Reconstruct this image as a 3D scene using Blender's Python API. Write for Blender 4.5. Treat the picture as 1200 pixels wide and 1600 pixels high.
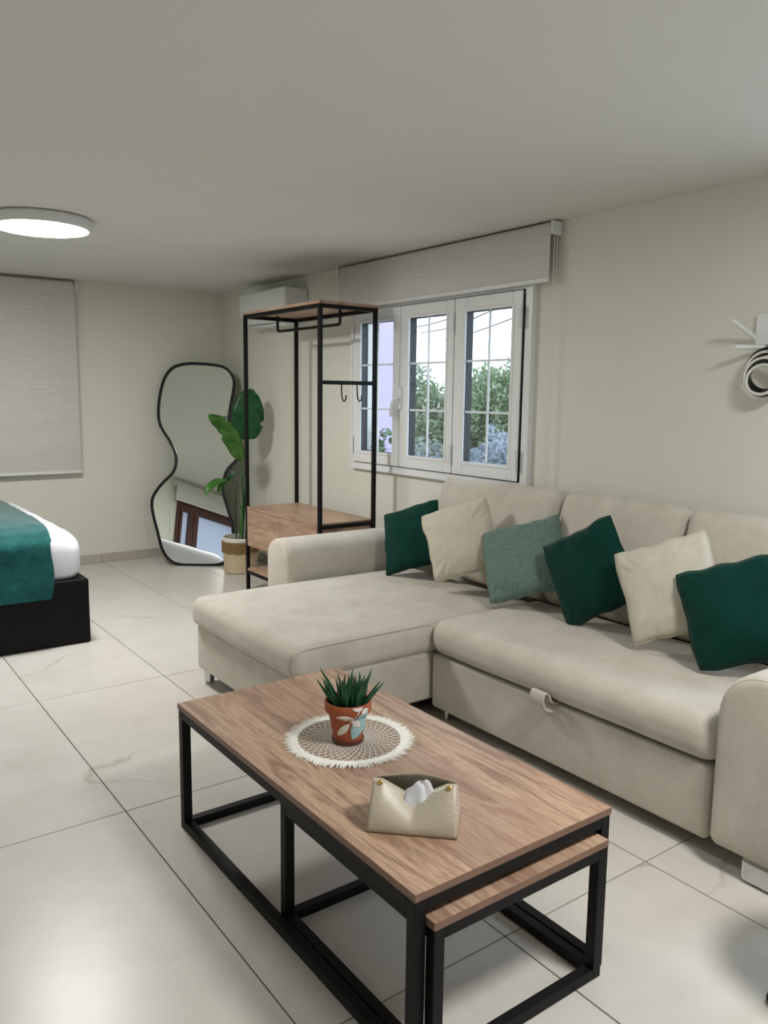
import bpy, math, random
from mathutils import Vector, Matrix, noise
random.seed(7)
S = bpy.context.scene
for o in list(bpy.data.objects): bpy.data.objects.remove(o)
COL = S.collection

# ------------------------------------------------------------------ camera
cam_d = bpy.data.cameras.new('camera'); cam = bpy.data.objects.new('camera', cam_d); COL.objects.link(cam)
cam_d.sensor_fit = 'VERTICAL'; cam_d.sensor_height = 36.0; cam_d.sensor_width = 27.0
cam_d.lens = 36.0 * 1257.74 / 1600.0; cam_d.clip_start = 0.02; cam_d.clip_end = 200
H = 1.412
def cam_axes(yaw, pit, rol):
    f = Vector((math.sin(yaw)*math.cos(pit), math.cos(yaw)*math.cos(pit), -math.sin(pit)))
    r = Vector((math.cos(yaw), -math.sin(yaw), 0)); d = f.cross(r)
    r2 = math.cos(rol)*r + math.sin(rol)*d; d2 = -math.sin(rol)*r + math.cos(rol)*d
    return r2, d2, f
r_, d_, f_ = cam_axes(math.radians(36.2936), math.radians(8.1940), math.radians(-0.7315))
m = Matrix((( r_.x, -d_.x, -f_.x, 0), (r_.y, -d_.y, -f_.y, 0), (r_.z, -d_.z, -f_.z, H), (0, 0, 0, 1)))
cam.matrix_world = m
S.camera = cam

# ------------------------------------------------------------------ world, exposure
W = bpy.data.worlds.new('overcast_sky'); S.world = W; W.use_nodes = True
bg = W.node_tree.nodes['Background']; bg.inputs[0].default_value = (0.62, 0.79, 1.0, 1); bg.inputs[1].default_value = 3.4
S.view_settings.view_transform = 'Standard'; S.view_settings.look = 'None'
S.view_settings.exposure = 0.13; S.view_settings.gamma = 1.0; S.view_settings.use_curve_mapping = False
LAMP_POWER = 90.0          # emission strength of the round ceiling lamps
LAMP2_POWER = 76.0

# ------------------------------------------------------------------ room numbers
XW, XL, YB, YF, CZ = 3.16, -0.95, 6.75, -2.4, 2.285

# ------------------------------------------------------------------ materials
def lin(r, g, b):
    f = lambda c: (c/255/12.92) if c/255 <= .04045 else ((c/255+.055)/1.055)**2.4
    return (f(r), f(g), f(b), 1)
class NT:
    def __init__(s, name):
        s.m = bpy.data.materials.new(name); s.m.use_nodes = True; s.t = s.m.node_tree; s.n = s.t.nodes; s.l = s.t.links
        s.b = s.n['Principled BSDF']
    def node(s, typ, **kw):
        n = s.n.new(typ)
        for k, v in kw.items(): setattr(n, k, v)
        return n
    def put(s, sock, v):
        if hasattr(v, 'is_output') or isinstance(v, bpy.types.NodeSocket): s.l.new(v, sock)
        else: sock.default_value = v
    def coord(s, kind='Object', scale=(1, 1, 1), rot=(0, 0, 0)):
        tc = s.node('ShaderNodeTexCoord'); mp = s.node('ShaderNodeMapping')
        s.l.new(tc.outputs[kind], mp.inputs[0]); mp.inputs['Scale'].default_value = scale; mp.inputs['Rotation'].default_value = rot
        return mp.outputs[0]
    def noise(s, vec, scale=5, detail=4, rough=.5, dist=0):
        n = s.node('ShaderNodeTexNoise'); s.l.new(vec, n.inputs['Vector'])
        n.inputs['Scale'].default_value = scale; n.inputs['Detail'].default_value = detail
        n.inputs['Roughness'].default_value = rough; n.inputs['Distortion'].default_value = dist
        return n.outputs['Fac']
    def ramp(s, fac, stops):
        n = s.node('ShaderNodeValToRGB'); s.l.new(fac, n.inputs[0]); e = n.color_ramp.elements
        while len(e) < len(stops): e.new(.5)
        for i, (p, c) in enumerate(stops): e[i].position = p; e[i].color = c if len(c) == 4 else (*c, 1)
        return n.outputs['Color']
    def math(s, op, a, b=0.0):
        n = s.node('ShaderNodeMath', operation=op); s.put(n.inputs[0], a); s.put(n.inputs[1], b); return n.outputs[0]
    def mix(s, fac, a, b, mode='MIX'):
        n = s.node('ShaderNodeMix', data_type='RGBA', blend_type=mode)
        s.put(n.inputs['Factor'], fac); s.put(n.inputs[6], a); s.put(n.inputs[7], b); return n.outputs[2]
    def bump(s, h, strength=.3, dist=.002):
        n = s.node('ShaderNodeBump'); n.inputs['Strength'].default_value = strength; n.inputs['Distance'].default_value = dist
        s.l.new(h, n.inputs['Height']); s.l.new(n.outputs[0], s.b.inputs['Normal'])
    def set(s, **kw):
        for k, v in kw.items(): s.put(s.b.inputs[{'col': 'Base Color', 'rough': 'Roughness', 'metal': 'Metallic', 'sheen': 'Sheen Weight', 'spec': 'Specular IOR Level', 'coat': 'Coat Weight', 'sheenr': 'Sheen Roughness'}[k]], v)
        return s.m
MAT = {}
def plain(name, col, rough=.5, metal=0, spec=.5, var=.06, scale=20, bump=0):
    t = NT(name); v = t.coord(); f = t.noise(v, scale, 4)
    c = t.ramp(f, [(.3, [x*(1-var) for x in col[:3]]), (.7, [min(1, x*(1+var)) for x in col[:3]])])
    t.set(col=c, rough=rough, metal=metal, spec=spec)
    if bump: t.bump(t.noise(v, scale*8, 3), bump, .001)
    MAT[name] = t.m; return t.m
def fabric(name, c1, c2, scale=14, weave=700, sheen=.3, bump=.25, rough=.9, rot=(0, 0, 0), stretch=(1, 1, 1)):
    t = NT(name); v = t.coord(scale=stretch, rot=rot); f = t.noise(v, scale, 6, .65)
    fine = t.noise(v, weave, 2, .6)
    c = t.ramp(f, [(.3, c1), (.7, c2)])
    c = t.mix(.35, c, t.ramp(fine, [(.3, [x*.72 for x in c1[:3]]), (.7, [min(1, x*1.18) for x in c2[:3]])]))
    t.set(col=c, rough=rough, sheen=sheen, spec=.15, sheenr=.4); t.bump(fine, bump, .0012)
    MAT[name] = t.m; return t.m
plain('wall_paint', lin(224, 224, 212), .75, var=.012, scale=6, bump=.12, spec=.25)
plain('ceiling_paint', lin(218, 217, 211), .85, var=.01, scale=5, bump=.1, spec=.2)
plain('oak_edge', lin(126, 97, 80), .5, var=.12, scale=30)
plain('grout', lin(120, 112, 100), .9)
plain('white_alu', lin(232, 234, 234), .28, var=.01)
plain('white_plastic', lin(225, 226, 226), .4, var=.01)
plain('black_metal', lin(10, 10, 12), .5, spec=.22, var=.1, scale=60)
plain('black_gasket', lin(10, 10, 11), .5)
plain('chrome', lin(205, 205, 205), .18, metal=1, var=.03)
plain('brass', lin(215, 180, 110), .25, metal=1, var=.03)
plain('sheet_white', lin(233, 233, 240), .85, var=.02, scale=8, bump=.1)
plain('leatherette_black', lin(5, 5, 6), .55, spec=.2, var=.1, bump=.3)
plain('terracotta', lin(160, 86, 52), .8, var=.14, scale=24, bump=.15)
plain('terracotta_dark', lin(92, 48, 36), .8, var=.12)
plain('soil', lin(34, 28, 22), 1, var=.4, scale=120, bump=.8)
plain('paint_white', lin(226, 216, 212), .6, var=.03)
plain('paint_blue', lin(158, 190, 194), .6, var=.05)
plain('cotton_white', lin(238, 236, 226), .95, var=.04, scale=90)
plain('mat_base', lin(160, 138, 120), .95, var=.14, scale=160, bump=.5)
plain('lilac_render', lin(198, 182, 214), .85, var=.03, scale=30)
plain('outside_ground', lin(130, 124, 108), .95, var=.2)
plain('bark', lin(84, 70, 58), .9, var=.25, scale=40)
plain('brown_wood_frame', lin(74, 38, 30), .45, var=.15, scale=12)
plain('tissue_paper', lin(222, 223, 230), .9, var=.02)
plain('bag_inner', lin(120, 114, 98), .8, var=.08)
plain('skirting', lin(184, 178, 166), .35, var=.06, scale=5)
plain('ring_white', lin(214, 214, 214), .4, var=.01)
plain('cable_black', lin(16, 16, 17), .4)
plain('cable_white', lin(225, 224, 218), .5)
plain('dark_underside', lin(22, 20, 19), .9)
fabric('sofa_velvet', lin(186, 179, 166), lin(212, 206, 194), 7, 300, .25, .35)
fabric('cushion_cream', lin(198, 191, 175), lin(212, 206, 190), 30, 420, .2, .5)
fabric('velvet_green', lin(4, 45, 39), lin(7, 60, 51), 9, 400, .12, .2)
fabric('chenille_green', lin(70, 96, 88), lin(126, 146, 136), 130, 420, .2, .9, stretch=(1, 1, .25))
fabric('runner_velvet', lin(12, 62, 62), lin(34, 100, 98), 11, 90, .6, .5)
fabric('blind_fabric', lin(206, 202, 196), lin(222, 219, 213), 34, 300, 0, .35, stretch=(.12, .12, 2.2))
fabric('basket_light', lin(196, 178, 146), lin(222, 206, 176), 60, 160, 0, .8, stretch=(1, 1, 6))
fabric('basket_dark', lin(128, 100, 62), lin(172, 142, 98), 60, 120, 0, 1, stretch=(1, 1, 2))

def wood():
    t = NT('oak_laminate'); tc = t.node('ShaderNodeTexCoord'); sep = t.node('ShaderNodeSeparateXYZ'); t.l.new(tc.outputs['Object'], sep.inputs[0])
    strip = t.math('FLOOR', t.math('MULTIPLY', t.math('ADD', sep.outputs[0], sep.outputs[2]), 7.3))
    wn = t.node('ShaderNodeTexWhiteNoise', noise_dimensions='1D'); t.l.new(strip, wn.inputs['W'])
    off = t.math('MULTIPLY', wn.outputs['Value'], 9.0)
    cmb = t.node('ShaderNodeCombineXYZ'); t.l.new(sep.outputs[0], cmb.inputs[0]); t.l.new(t.math('ADD', sep.outputs[1], off), cmb.inputs[1]); t.l.new(sep.outputs[2], cmb.inputs[2])
    def mp(sc):
        q = t.node('ShaderNodeMapping'); t.l.new(cmb.outputs[0], q.inputs[0]); q.inputs['Scale'].default_value = sc; return q.outputs[0]
    g1 = t.noise(mp((14, 1.5, 14)), 1.0, 8, .68, 1.5)
    g2 = t.noise(mp((150, 5, 150)), 1.0, 4, .7, .4)
    g3 = t.noise(mp((7, 2.2, 7)), 1.0, 3, .5, .5)
    c = t.ramp(g1, [(.24, lin(104, 76, 60)), (.40, lin(158, 126, 103)), (.52, lin(198, 168, 141)), (.62, lin(174, 141, 115)), (.78, lin(126, 94, 76))])
    c = t.mix(t.math('MULTIPLY', t.ramp(g2, [(.5, (0, 0, 0)), (.68, (1, 1, 1))]), .5), c, lin(104, 74, 58))
    c = t.mix(t.math('MULTIPLY', wn.outputs['Value'], .42), c, lin(142, 110, 96))
    c = t.mix(t.math('MULTIPLY', t.math('GREATER_THAN', g3, .68), .35), c, lin(112, 80, 64))
    fr = t.math('FRACT', t.math('MULTIPLY', t.math('ADD', sep.outputs[0], sep.outputs[2]), 7.3))
    c = t.mix(t.math('MULTIPLY', t.math('LESS_THAN', fr, .014), .45), c, lin(92, 66, 52))
    t.set(col=c, rough=.42, spec=.4); t.bump(g2, .04, .0005); MAT['oak'] = t.m
wood()
def tile():
    t = NT('marble_tile'); oi = t.node('ShaderNodeObjectInfo'); g = t.node('ShaderNodeNewGeometry')
    cmb = t.node('ShaderNodeCombineXYZ')
    for i in range(3): t.l.new(t.math('MULTIPLY', oi.outputs['Random'], 17.0+9*i), cmb.inputs[i])
    ad = t.node('ShaderNodeVectorMath', operation='ADD'); t.l.new(g.outputs['Position'], ad.inputs[0]); t.l.new(cmb.outputs[0], ad.inputs[1])
    v = ad.outputs[0]
    base = t.noise(v, 2.2, 4, .55, 0)
    cloud = t.noise(v, 7, 4, .55, 0)
    c = t.ramp(base, [(.3, lin(202, 197, 189)), (.7, lin(214, 210, 203))])
    c = t.mix(.3, c, t.ramp(cloud, [(.3, lin(194, 190, 181)), (.7, lin(218, 215, 208))]))
    def warp(vec, scale, amt):
        n = t.node('ShaderNodeTexNoise'); t.l.new(vec, n.inputs['Vector']); n.inputs['Scale'].default_value = scale; n.inputs['Detail'].default_value = 3
        a = t.node('ShaderNodeVectorMath', operation='SUBTRACT'); t.l.new(n.outputs['Color'], a.inputs[0]); a.inputs[1].default_value = (.5, .5, .5)
        m_ = t.node('ShaderNodeVectorMath', operation='SCALE'); t.l.new(a.outputs[0], m_.inputs[0]); m_.inputs['Scale'].default_value = amt
        r = t.node('ShaderNodeVectorMath', operation='ADD'); t.l.new(vec, r.inputs[0]); t.l.new(m_.outputs[0], r.inputs[1]); return r.outputs[0]
    vw = warp(warp(v, 2.5, .25), 14, .05)
    vn = t.noise(vw, 1.3, 0, .5, 0)
    vein = t.math('ABSOLUTE', t.math('SUBTRACT', vn, .5))
    mask = t.math('MULTIPLY', t.ramp(vein, [(0, (1, 1, 1)), (.0075, (0, 0, 0))]), t.ramp(t.noise(v, 2.0, 2), [(.5, (0, 0, 0)), (.64, (1, 1, 1))]))
    c = t.mix(t.math('MULTIPLY', mask, .5), c, lin(150, 140, 124))
    t.set(col=c, rough=.30, spec=.36); MAT['tile'] = t.m
tile()
def bagweave():
    t = NT('woven_leatherette'); v = t.coord(scale=(1, 1, 1)); vo = t.node('ShaderNodeTexBrick'); t.l.new(t.coord('UV', (15, 8, 1)), vo.inputs['Vector'])
    vo.inputs['Scale'].default_value = 1; vo.inputs['Mortar Size'].default_value = .035
    vo.inputs['Color1'].default_value = lin(208, 200, 184); vo.inputs['Color2'].default_value = lin(196, 187, 168); vo.inputs['Mortar'].default_value = lin(158, 146, 124)
    t.set(col=vo.outputs['Color'], rough=.38, spec=.5); t.bump(vo.outputs['Fac'], -.6, .0015); MAT['bagweave'] = t.m
bagweave()
def leafmat(name, c1, c2, rough=.4, trans=.25):
    t = NT(name); f = t.noise(t.coord(), 14, 3); t.set(col=t.ramp(f, [(.3, c1), (.7, c2)]), rough=rough, spec=.4)
    t.b.inputs['Subsurface Weight'].default_value = 0
    tr = t.node('ShaderNodeBsdfTranslucent'); tr.inputs[0].default_value = [x*1.3 for x in c2[:3]]+[1]
    mx = t.node('ShaderNodeMixShader'); mx.inputs[0].default_value = trans; out = t.n['Material Output']
    t.l.new(t.b.outputs[0], mx.inputs[1]); t.l.new(tr.outputs[0], mx.inputs[2]); t.l.new(mx.outputs[0], out.inputs[0]); MAT[name] = t.m
leafmat('leaf_paddle', lin(22, 74, 44), lin(46, 104, 58), .3)
leafmat('leaf_bright', lin(52, 104, 40), lin(92, 142, 62), .35)
leafmat('succulent', lin(18, 58, 38), lin(52, 104, 72), .3, .08)
leafmat('shrub_green', lin(84, 104, 72), lin(138, 154, 112), .5)
leafmat('shrub_olive', lin(120, 128, 100), lin(176, 180, 150), .5)
leafmat('shrub_silver', lin(120, 128, 134), lin(176, 182, 186), .6)
leafmat('shrub_red', lin(140, 70, 60), lin(190, 110, 90), .5)
leafmat('pothos', lin(60, 96, 48), lin(120, 150, 96), .4)
def glass():
    t = NT('window_glass'); tr = t.node('ShaderNodeBsdfTransparent'); gl = t.node('ShaderNodeBsdfGlossy'); gl.inputs['Roughness'].default_value = .02
    lw = t.node('ShaderNodeLayerWeight'); lw.inputs[0].default_value = .5; fac = t.math('ADD', .04, t.math('MULTIPLY', t.math('POWER', lw.outputs['Facing'], 5.0), .9)); mx = t.node('ShaderNodeMixShader')
    t.l.new(fac, mx.inputs[0]); t.l.new(tr.outputs[0], mx.inputs[1]); t.l.new(gl.outputs[0], mx.inputs[2]); t.l.new(mx.outputs[0], t.n['Material Output'].inputs[0]); MAT['glass'] = t.m
    t = NT('frosted_glass'); tr = t.node('ShaderNodeBsdfTranslucent'); tr.inputs[0].default_value = (.75, .76, .82, 1); df = t.node('ShaderNodeBsdfDiffuse'); df.inputs[0].default_value = (.6, .6, .65, 1)
    mx = t.node('ShaderNodeMixShader'); mx.inputs[0].default_value = .4; t.l.new(tr.outputs[0], mx.inputs[1]); t.l.new(df.outputs[0], mx.inputs[2]); t.l.new(mx.outputs[0], t.n['Material Output'].inputs[0]); MAT['frosted'] = t.m
    t = NT('mirror_silver'); t.set(col=(.86, .89, .85, 1), rough=0.0, metal=1.0); MAT['mirror'] = t.m
    for nm, p in (('lamp_glow', LAMP_POWER), ('lamp_glow_second', LAMP2_POWER)):
        t = NT(nm); t.set(col=(.9, .9, .9, 1)); t.b.inputs['Emission Color'].default_value = (1.0, .982, .955, 1); t.b.inputs['Emission Strength'].default_value = p; MAT[nm] = t.m
glass()

# ------------------------------------------------------------------ mesh helpers
class MB:
    def __init__(s): s.v = []; s.f = []; s.uv = None
    def add(s, vs, fs):
        k = len(s.v); s.v += [tuple(p) for p in vs]; s.f += [tuple(i+k for i in f) for f in fs]; return s
    def box(s, x0, x1, y0, y1, z0, z1):
        return s.add([(x0, y0, z0), (x1, y0, z0), (x1, y1, z0), (x0, y1, z0), (x0, y0, z1), (x1, y0, z1), (x1, y1, z1), (x0, y1, z1)],
                     [(0, 3, 2, 1), (4, 5, 6, 7), (0, 1, 5, 4), (1, 2, 6, 5), (2, 3, 7, 6), (3, 0, 4, 7)])
    def rbox(s, x0, x1, y0, y1, z0, z1, r=.01, seg=2, n=1, fn=None):
        c = ((x0+x1)/2, (y0+y1)/2, (z0+z1)/2); h = (abs(x1-x0)/2, abs(y1-y0)/2, abs(z1-z0)/2)
        r = min(r, min(h)*.999)
        ax = []
        for i in range(3):
            a = [-h[i]+r*(1-math.tan(math.pi/4*(1-k/seg))) for k in range(seg)]
            inn = [-(h[i]-r)+2*(h[i]-r)*k/n for k in range(n+1)]
            ax.append(a+inn+[-q for q in reversed(a)])
        vid = {}
        def vert(i, j, k):
            key = (i, j, k)
            if key in vid: return vid[key]
            p = [ax[0][i], ax[1][j], ax[2][k]]
            q = [max(-(h[t]-r), min(h[t]-r, p[t])) for t in range(3)]
            d = Vector([p[t]-q[t] for t in range(3)])
            if d.length > 1e-9: d = d.normalized()*r
            w = [q[t]+d[t] for t in range(3)]
            if fn: w = fn(w[0]/h[0], w[1]/h[1], w[2]/h[2], w)
            vid[key] = len(s.v); s.v.append((c[0]+w[0], c[1]+w[1], c[2]+w[2])); return vid[key]
        N = [len(a)-1 for a in ax]
        for j in range(N[1]):
            for k in range(N[2]):
                s.f.append((vert(0, j, k), vert(0, j, k+1), vert(0, j+1, k+1), vert(0, j+1, k)))
                s.f.append((vert(N[0], j, k), vert(N[0], j+1, k), vert(N[0], j+1, k+1), vert(N[0], j, k+1)))
        for i in range(N[0]):
            for k in range(N[2]):
                s.f.append((vert(i, 0, k), vert(i+1, 0, k), vert(i+1, 0, k+1), vert(i, 0, k+1)))
                s.f.append((vert(i, N[1], k), vert(i, N[1], k+1), vert(i+1, N[1], k+1), vert(i+1, N[1], k)))
        for i in range(N[0]):
            for j in range(N[1]):
                s.f.append((vert(i, j, 0), vert(i, j+1, 0), vert(i+1, j+1, 0), vert(i+1, j, 0)))
                s.f.append((vert(i, j, N[2]), vert(i+1, j, N[2]), vert(i+1, j+1, N[2]), vert(i, j+1, N[2])))
        return s
    def tube(s, path, r, n=8, closed=False):
        P = [Vector(p) for p in path]; L = len(P); R = r if hasattr(r, '__len__') else [r]*L
        rings = []; up = None
        for i in range(L):
            if closed: t = (P[(i+1) % L]-P[i-1]).normalized()
            else: t = (P[min(i+1, L-1)]-P[max(i-1, 0)]).normalized()
            if up is None:
                up = Vector((0, 0, 1)) if abs(t.z) < .9 else Vector((1, 0, 0))
            a = t.cross(up)
            if a.length < 1e-6: a = t.cross(Vector((0, 1, 0)))
            a.normalize(); b = a.cross(t).normalized(); up = b
            rings.append([P[i]+R[i]*(math.cos(2*math.pi*k/n)*a+math.sin(2*math.pi*k/n)*b) for k in range(n)])
        vs = [p for ring in rings for p in ring]; fs = []
        for i in range(L if closed else L-1):
            i2 = (i+1) % L
            for k in range(n): fs.append((i*n+k, i*n+(k+1) % n, i2*n+(k+1) % n, i2*n+k))
        if not closed: fs += [tuple(range(n-1, -1, -1)), tuple((L-1)*n+k for k in range(n))]
        return s.add(vs, fs)
    def lathe(s, prof, c, n=32, cap0=True, cap1=True):
        vs = []; fs = []
        for (r, z) in prof:
            for k in range(n): vs.append((c[0]+r*math.cos(2*math.pi*k/n), c[1]+r*math.sin(2*math.pi*k/n), c[2]+z))
        for i in range(len(prof)-1):
            for k in range(n): fs.append((i*n+k, i*n+(k+1) % n, (i+1)*n+(k+1) % n, (i+1)*n+k))
        if cap0: fs.append(tuple(range(n-1, -1, -1)))
        if cap1: fs.append(tuple((len(prof)-1)*n+k for k in range(n)))
        return s.add(vs, fs)
    def grid(s, fn, nu, nv):
        vs = [fn(i/nu, j/nv) for i in range(nu+1) for j in range(nv+1)]
        return s.add(vs, [(i*(nv+1)+j, (i+1)*(nv+1)+j, (i+1)*(nv+1)+j+1, i*(nv+1)+j+1) for i in range(nu) for j in range(nv)])
    def build(s, name, mat, parent=None, base=None, smooth=None, **props):
        me = bpy.data.meshes.new(name)
        o0 = Vector(base) if base else (origin(parent) if parent else Vector((0, 0, 0)))
        me.from_pydata([(p[0]-o0.x, p[1]-o0.y, p[2]-o0.z) for p in s.v], [], s.f)
        me.materials.append(MAT[mat]); me.update()
        if smooth:
            me.polygons.foreach_set('use_smooth', [True]*len(me.polygons)); me.set_sharp_from_angle(angle=math.radians(smooth))
        o = bpy.data.objects.new(name, me); COL.objects.link(o)
        if parent: o.parent = parent; o.location = (0, 0, 0)
        if base: o.location = o0 - (origin(parent) if parent else Vector((0, 0, 0)))
        for k, v in props.items(): o[k] = v
        return o
def origin(o):
    p = Vector((0, 0, 0))
    while o: p += o.location; o = o.parent
    return p
def thing(name, loc, label=None, category=None, group=None, kind=None):
    o = bpy.data.objects.new(name, None); COL.objects.link(o); o.location = loc; o.empty_display_size = .1
    if label: o['label'] = label
    if category: o['category'] = category
    if group: o['group'] = group
    if kind: o['kind'] = kind
    return o
def rb(name, mat, par, x0, x1, y0, y1, z0, z1, r=.003, seg=1, smooth=None, **kw):
    return MB().rbox(x0, x1, y0, y1, z0, z1, r, seg).build(name, mat, par, smooth=smooth, **kw)
def smooth_path(pts, k=6, closed=False):
    P = [Vector(p) for p in pts]; n = len(P); out = []
    for i in range(n if closed else n-1):
        if closed: a, b, c, d = P[i-1], P[i], P[(i+1) % n], P[(i+2) % n]
        else: a, b, c, d = P[max(i-1, 0)], P[i], P[i+1], P[min(i+2, n-1)]
        for j in range(k):
            t = j/k; out.append(.5*((2*b)+(c-a)*t+(2*a-5*b+4*c-d)*t*t+(3*b-a-3*c+d)*t**3))
    if not closed: out.append(P[-1])
    return out

# ================================================================== STRUCTURE
# floor: slab of grout with separate 60 x 120 cm tiles
floor = MB().box(XL-.25, XW+.25, YF-.25, YB+.25, -.12, -.004).build('floor', 'grout', kind='structure')
gx, gy, px, py, g = .822, 1.374, .603, 1.211, .0022
meshes = {}
i0 = math.floor((XL-gx)/px); j0 = math.floor((YF-gy)/py)
for i in range(i0, i0+9):
    for j in range(j0, j0+10):
        x0, x1 = max(gx+i*px+g, XL), min(gx+(i+1)*px-g, XW); y0, y1 = max(gy+j*py+g, YF), min(gy+(j+1)*py-g, YB)
        if x1-x0 < .01 or y1-y0 < .01: continue
        key = (round(x1-x0, 3), round(y1-y0, 3)); cx, cy = (x0+x1)/2, (y0+y1)/2
        if key not in meshes:
            o = MB().rbox(x0, x1, y0, y1, -.008, 0, .0012, 1).build('tile', 'tile', floor, base=(cx, cy, 0)); meshes[key] = o.data
        else:
            o = bpy.data.objects.new('tile', meshes[key]); COL.objects.link(o); o.parent = floor; o.location = (cx, cy, 0)
MB().box(XL-.25, XW+.25, YF-.25, YB+.25, CZ, CZ+.15).build('ceiling', 'ceiling_paint', kind='structure')
MB().box(XL-.25, XW+.25, YB, YB+.22, -.12, CZ).build('wall_back', 'wall_paint', kind='structure')
MB().box(XL-.25, XW+.25, YF-.22, YF, -.12, CZ).build('wall_front', 'wall_paint', kind='structure')
def wall_x(name, x0, x1, y0, y1, z1, openings, outer=None):
    b = MB(); ys = y0
    for (a, c, za, zb) in sorted(openings):
        b.box(x0, x1, ys, a, -.12, z1); b.box(x0, x1, a, c, -.12, za); b.box(x0, x1, a, c, zb, z1); ys = c
    b.box(x0, x1, ys, y1, -.12, z1)
    return b.build(name, 'wall_paint', kind='structure')
WIN = (3.005, 4.65, .935, 1.985)            # main window opening y0 y1 z0 z1
WIN2 = (.10, 1.36, .05, 2.25)              # added opening beyond the frame, lets sky light tint the ceiling
WIN3 = (2.30, 3.58, .95, 1.96)                # brown window on the left wall, seen in the mirror
wall_x('wall_right', XW, XW+.2, YF-.0, YB, CZ, [WIN, WIN2])
wall_x('wall_left', XL-.2, XL, YF, YB, CZ, [WIN3])
# skirting
def skirting(name, along, a0, a1, fixed):
    root = thing(name, (0, 0, 0), kind='structure'); a = a0; L = .603
    while a < a1-.01:
        b = min(a+L-.0025, a1)
        if along == 'x': rb('skirting_tile', 'skirting', root, a, b, fixed-.011, fixed-.0005, .0005, .074, .002)
        else:
            lo, hi = (fixed-.011, fixed-.0005) if fixed > 0 else (fixed+.0005, fixed+.011)
            rb('skirting_tile', 'skirting', root, lo, hi, a, b, .0005, .074, .002)
        a += L
skirting('baseboard_back', 'x', -.39, XW-.012, YB)
skirting('baseboard_right', 'y', 1.37, YB-.012, XW)
skirting('baseboard_left', 'y', YF+.01, YB-.012, XL)

# ------------------------------------------------------------------ main window (three sashes)
def frame_ring(b, x0, x1, y0, y1, z0, z1, w, r=.004):
    b.rbox(x0, x1, y0, y0+w, z0, z1, r, 1); b.rbox(x0, x1, y1-w, y1, z0, z1, r, 1)
    b.rbox(x0, x1, y0+w, y1-w, z0, z0+w, r, 1); b.rbox(x0, x1, y0+w, y1-w, z1-w, z1, r, 1)
win = thing('window_1', (XW, 3.83, .92), kind='structure')
b = MB(); frame_ring(b, XW-.031, XW+.055, 2.985, 4.665, .915, 2.0, .055); b.build('window_frame', 'white_alu', win)
b = MB(); frame_ring(b, XW-.036, XW-.0305, 2.985, 4.665, .915, 2.0, .022); b.build('architrave', 'white_alu', win)
b = MB(); frame_ring(b, XW-.034, XW+.02, 3.0415, 4.6135, .9605, 1.9735, .012, .001)
for ys in (3.58, 4.095): b.rbox(XW-.034, XW-.0225, ys-.015, ys+.015, .96, 1.97, .001, 1)
b.build('gap_backing', 'black_gasket', win)  # black strips behind the sash gaps make them read dark
SASH = [(3.047, 3.5765), (3.5825, 4.092), (4.0975, 4.608)]
for k, (y0, y1) in enumerate(SASH):
    z0, z1 = .966, 1.968
    gy0, gy1, gz0, gz1 = ((3.118, 3.483), (3.650, 4.000), (4.160, 4.525))[k] + (1.045, 1.888)
    b = MB(); x0, x1 = XW-.047, XW-.0365
    for (a, c, e, f) in ((y0, gy0, z0, z1), (gy1, y1, z0, z1), (gy0, gy1, z0, gz0), (gy0, gy1, gz1, z1)): b.rbox(x0, x1, a, c, e, f, .004, 1)
    sash = b.build('sash', 'white_alu', win)
    b = MB()   # glazing bead, a shallow step round the pane
    frame_ring(b, XW-.051, XW-.0425, gy0-.018, gy1+.018, gz0-.018, gz1+.018, .018, .003); b.build('glazing_bead', 'white_alu', sash)
    b = MB(); frame_ring(b, XW-.036, XW+.012, gy0-.012, gy1+.012, gz0-.012, gz1+.012, .0135, .001); b.build('outer_gasket', 'black_gasket', sash)
    MB().box(XW-.042, XW-.039, gy0-.001, gy1+.001, gz0-.001, gz1+.001).build('pane', 'glass', sash)
    b = MB(); ym = (gy0+gy1)/2
    b.rbox(XW-.036, XW-.026, ym-.006, ym+.006, gz0, gz1, .002, 1)
    for zz in (gz0+(gz1-gz0)*.335, gz0+(gz1-gz0)*.675): b.rbox(XW-.035, XW-.027, gy0, gy1, zz-.006, zz+.006, .002, 1)
    b.build('glazing_bars', 'white_alu', sash)
    hy = (y0, y0, y1)[k]; 
    for zz in (1.08, 1.83):
        h = MB().tube([(XW-.056, hy, zz-.055), (XW-.056, hy, zz-.002)], .011, 10).tube([(XW-.056, hy, zz+.002), (XW-.056, hy, zz+.055)], .011, 10)
        h.build('hinge', 'white_alu', sash, smooth=40)
b = MB().rbox(XW-.062, XW-.044, 4.058, 4.088, 1.33, 1.47, .006, 2); hb = b.build('handle_plate', 'white_alu', win, smooth=40)
MB().tube(smooth_path([(XW-.06, 4.073, 1.40), (XW-.085, 4.075, 1.40), (XW-.095, 4.09, 1.385), (XW-.098, 4.105, 1.34), (XW-.095, 4.112, 1.285)], 5), .011, 10).build('lever', 'white_alu', hb, smooth=50)
# sill and reveal outside
MB().rbox(XW+.07, XW+.26, WIN[0], WIN[1], .90, .94, .004, 1).build('outer_sill', 'lilac_render', win)

# unseen window beyond the right edge, added for bluish light on the ceiling
w2 = thing('sky_fill_window', (XW, .73, .05), kind='structure')
b = MB(); frame_ring(b, XW-.02, XW+.06, WIN2[0], WIN2[1], WIN2[2], WIN2[3], .06); b.build('window_frame', 'white_alu', w2)
MB().box(XW+.01, XW+.016, WIN2[0]+.05, WIN2[1]-.05, WIN2[2]+.05, WIN2[3]-.05).build('pane', 'glass', w2)
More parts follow.
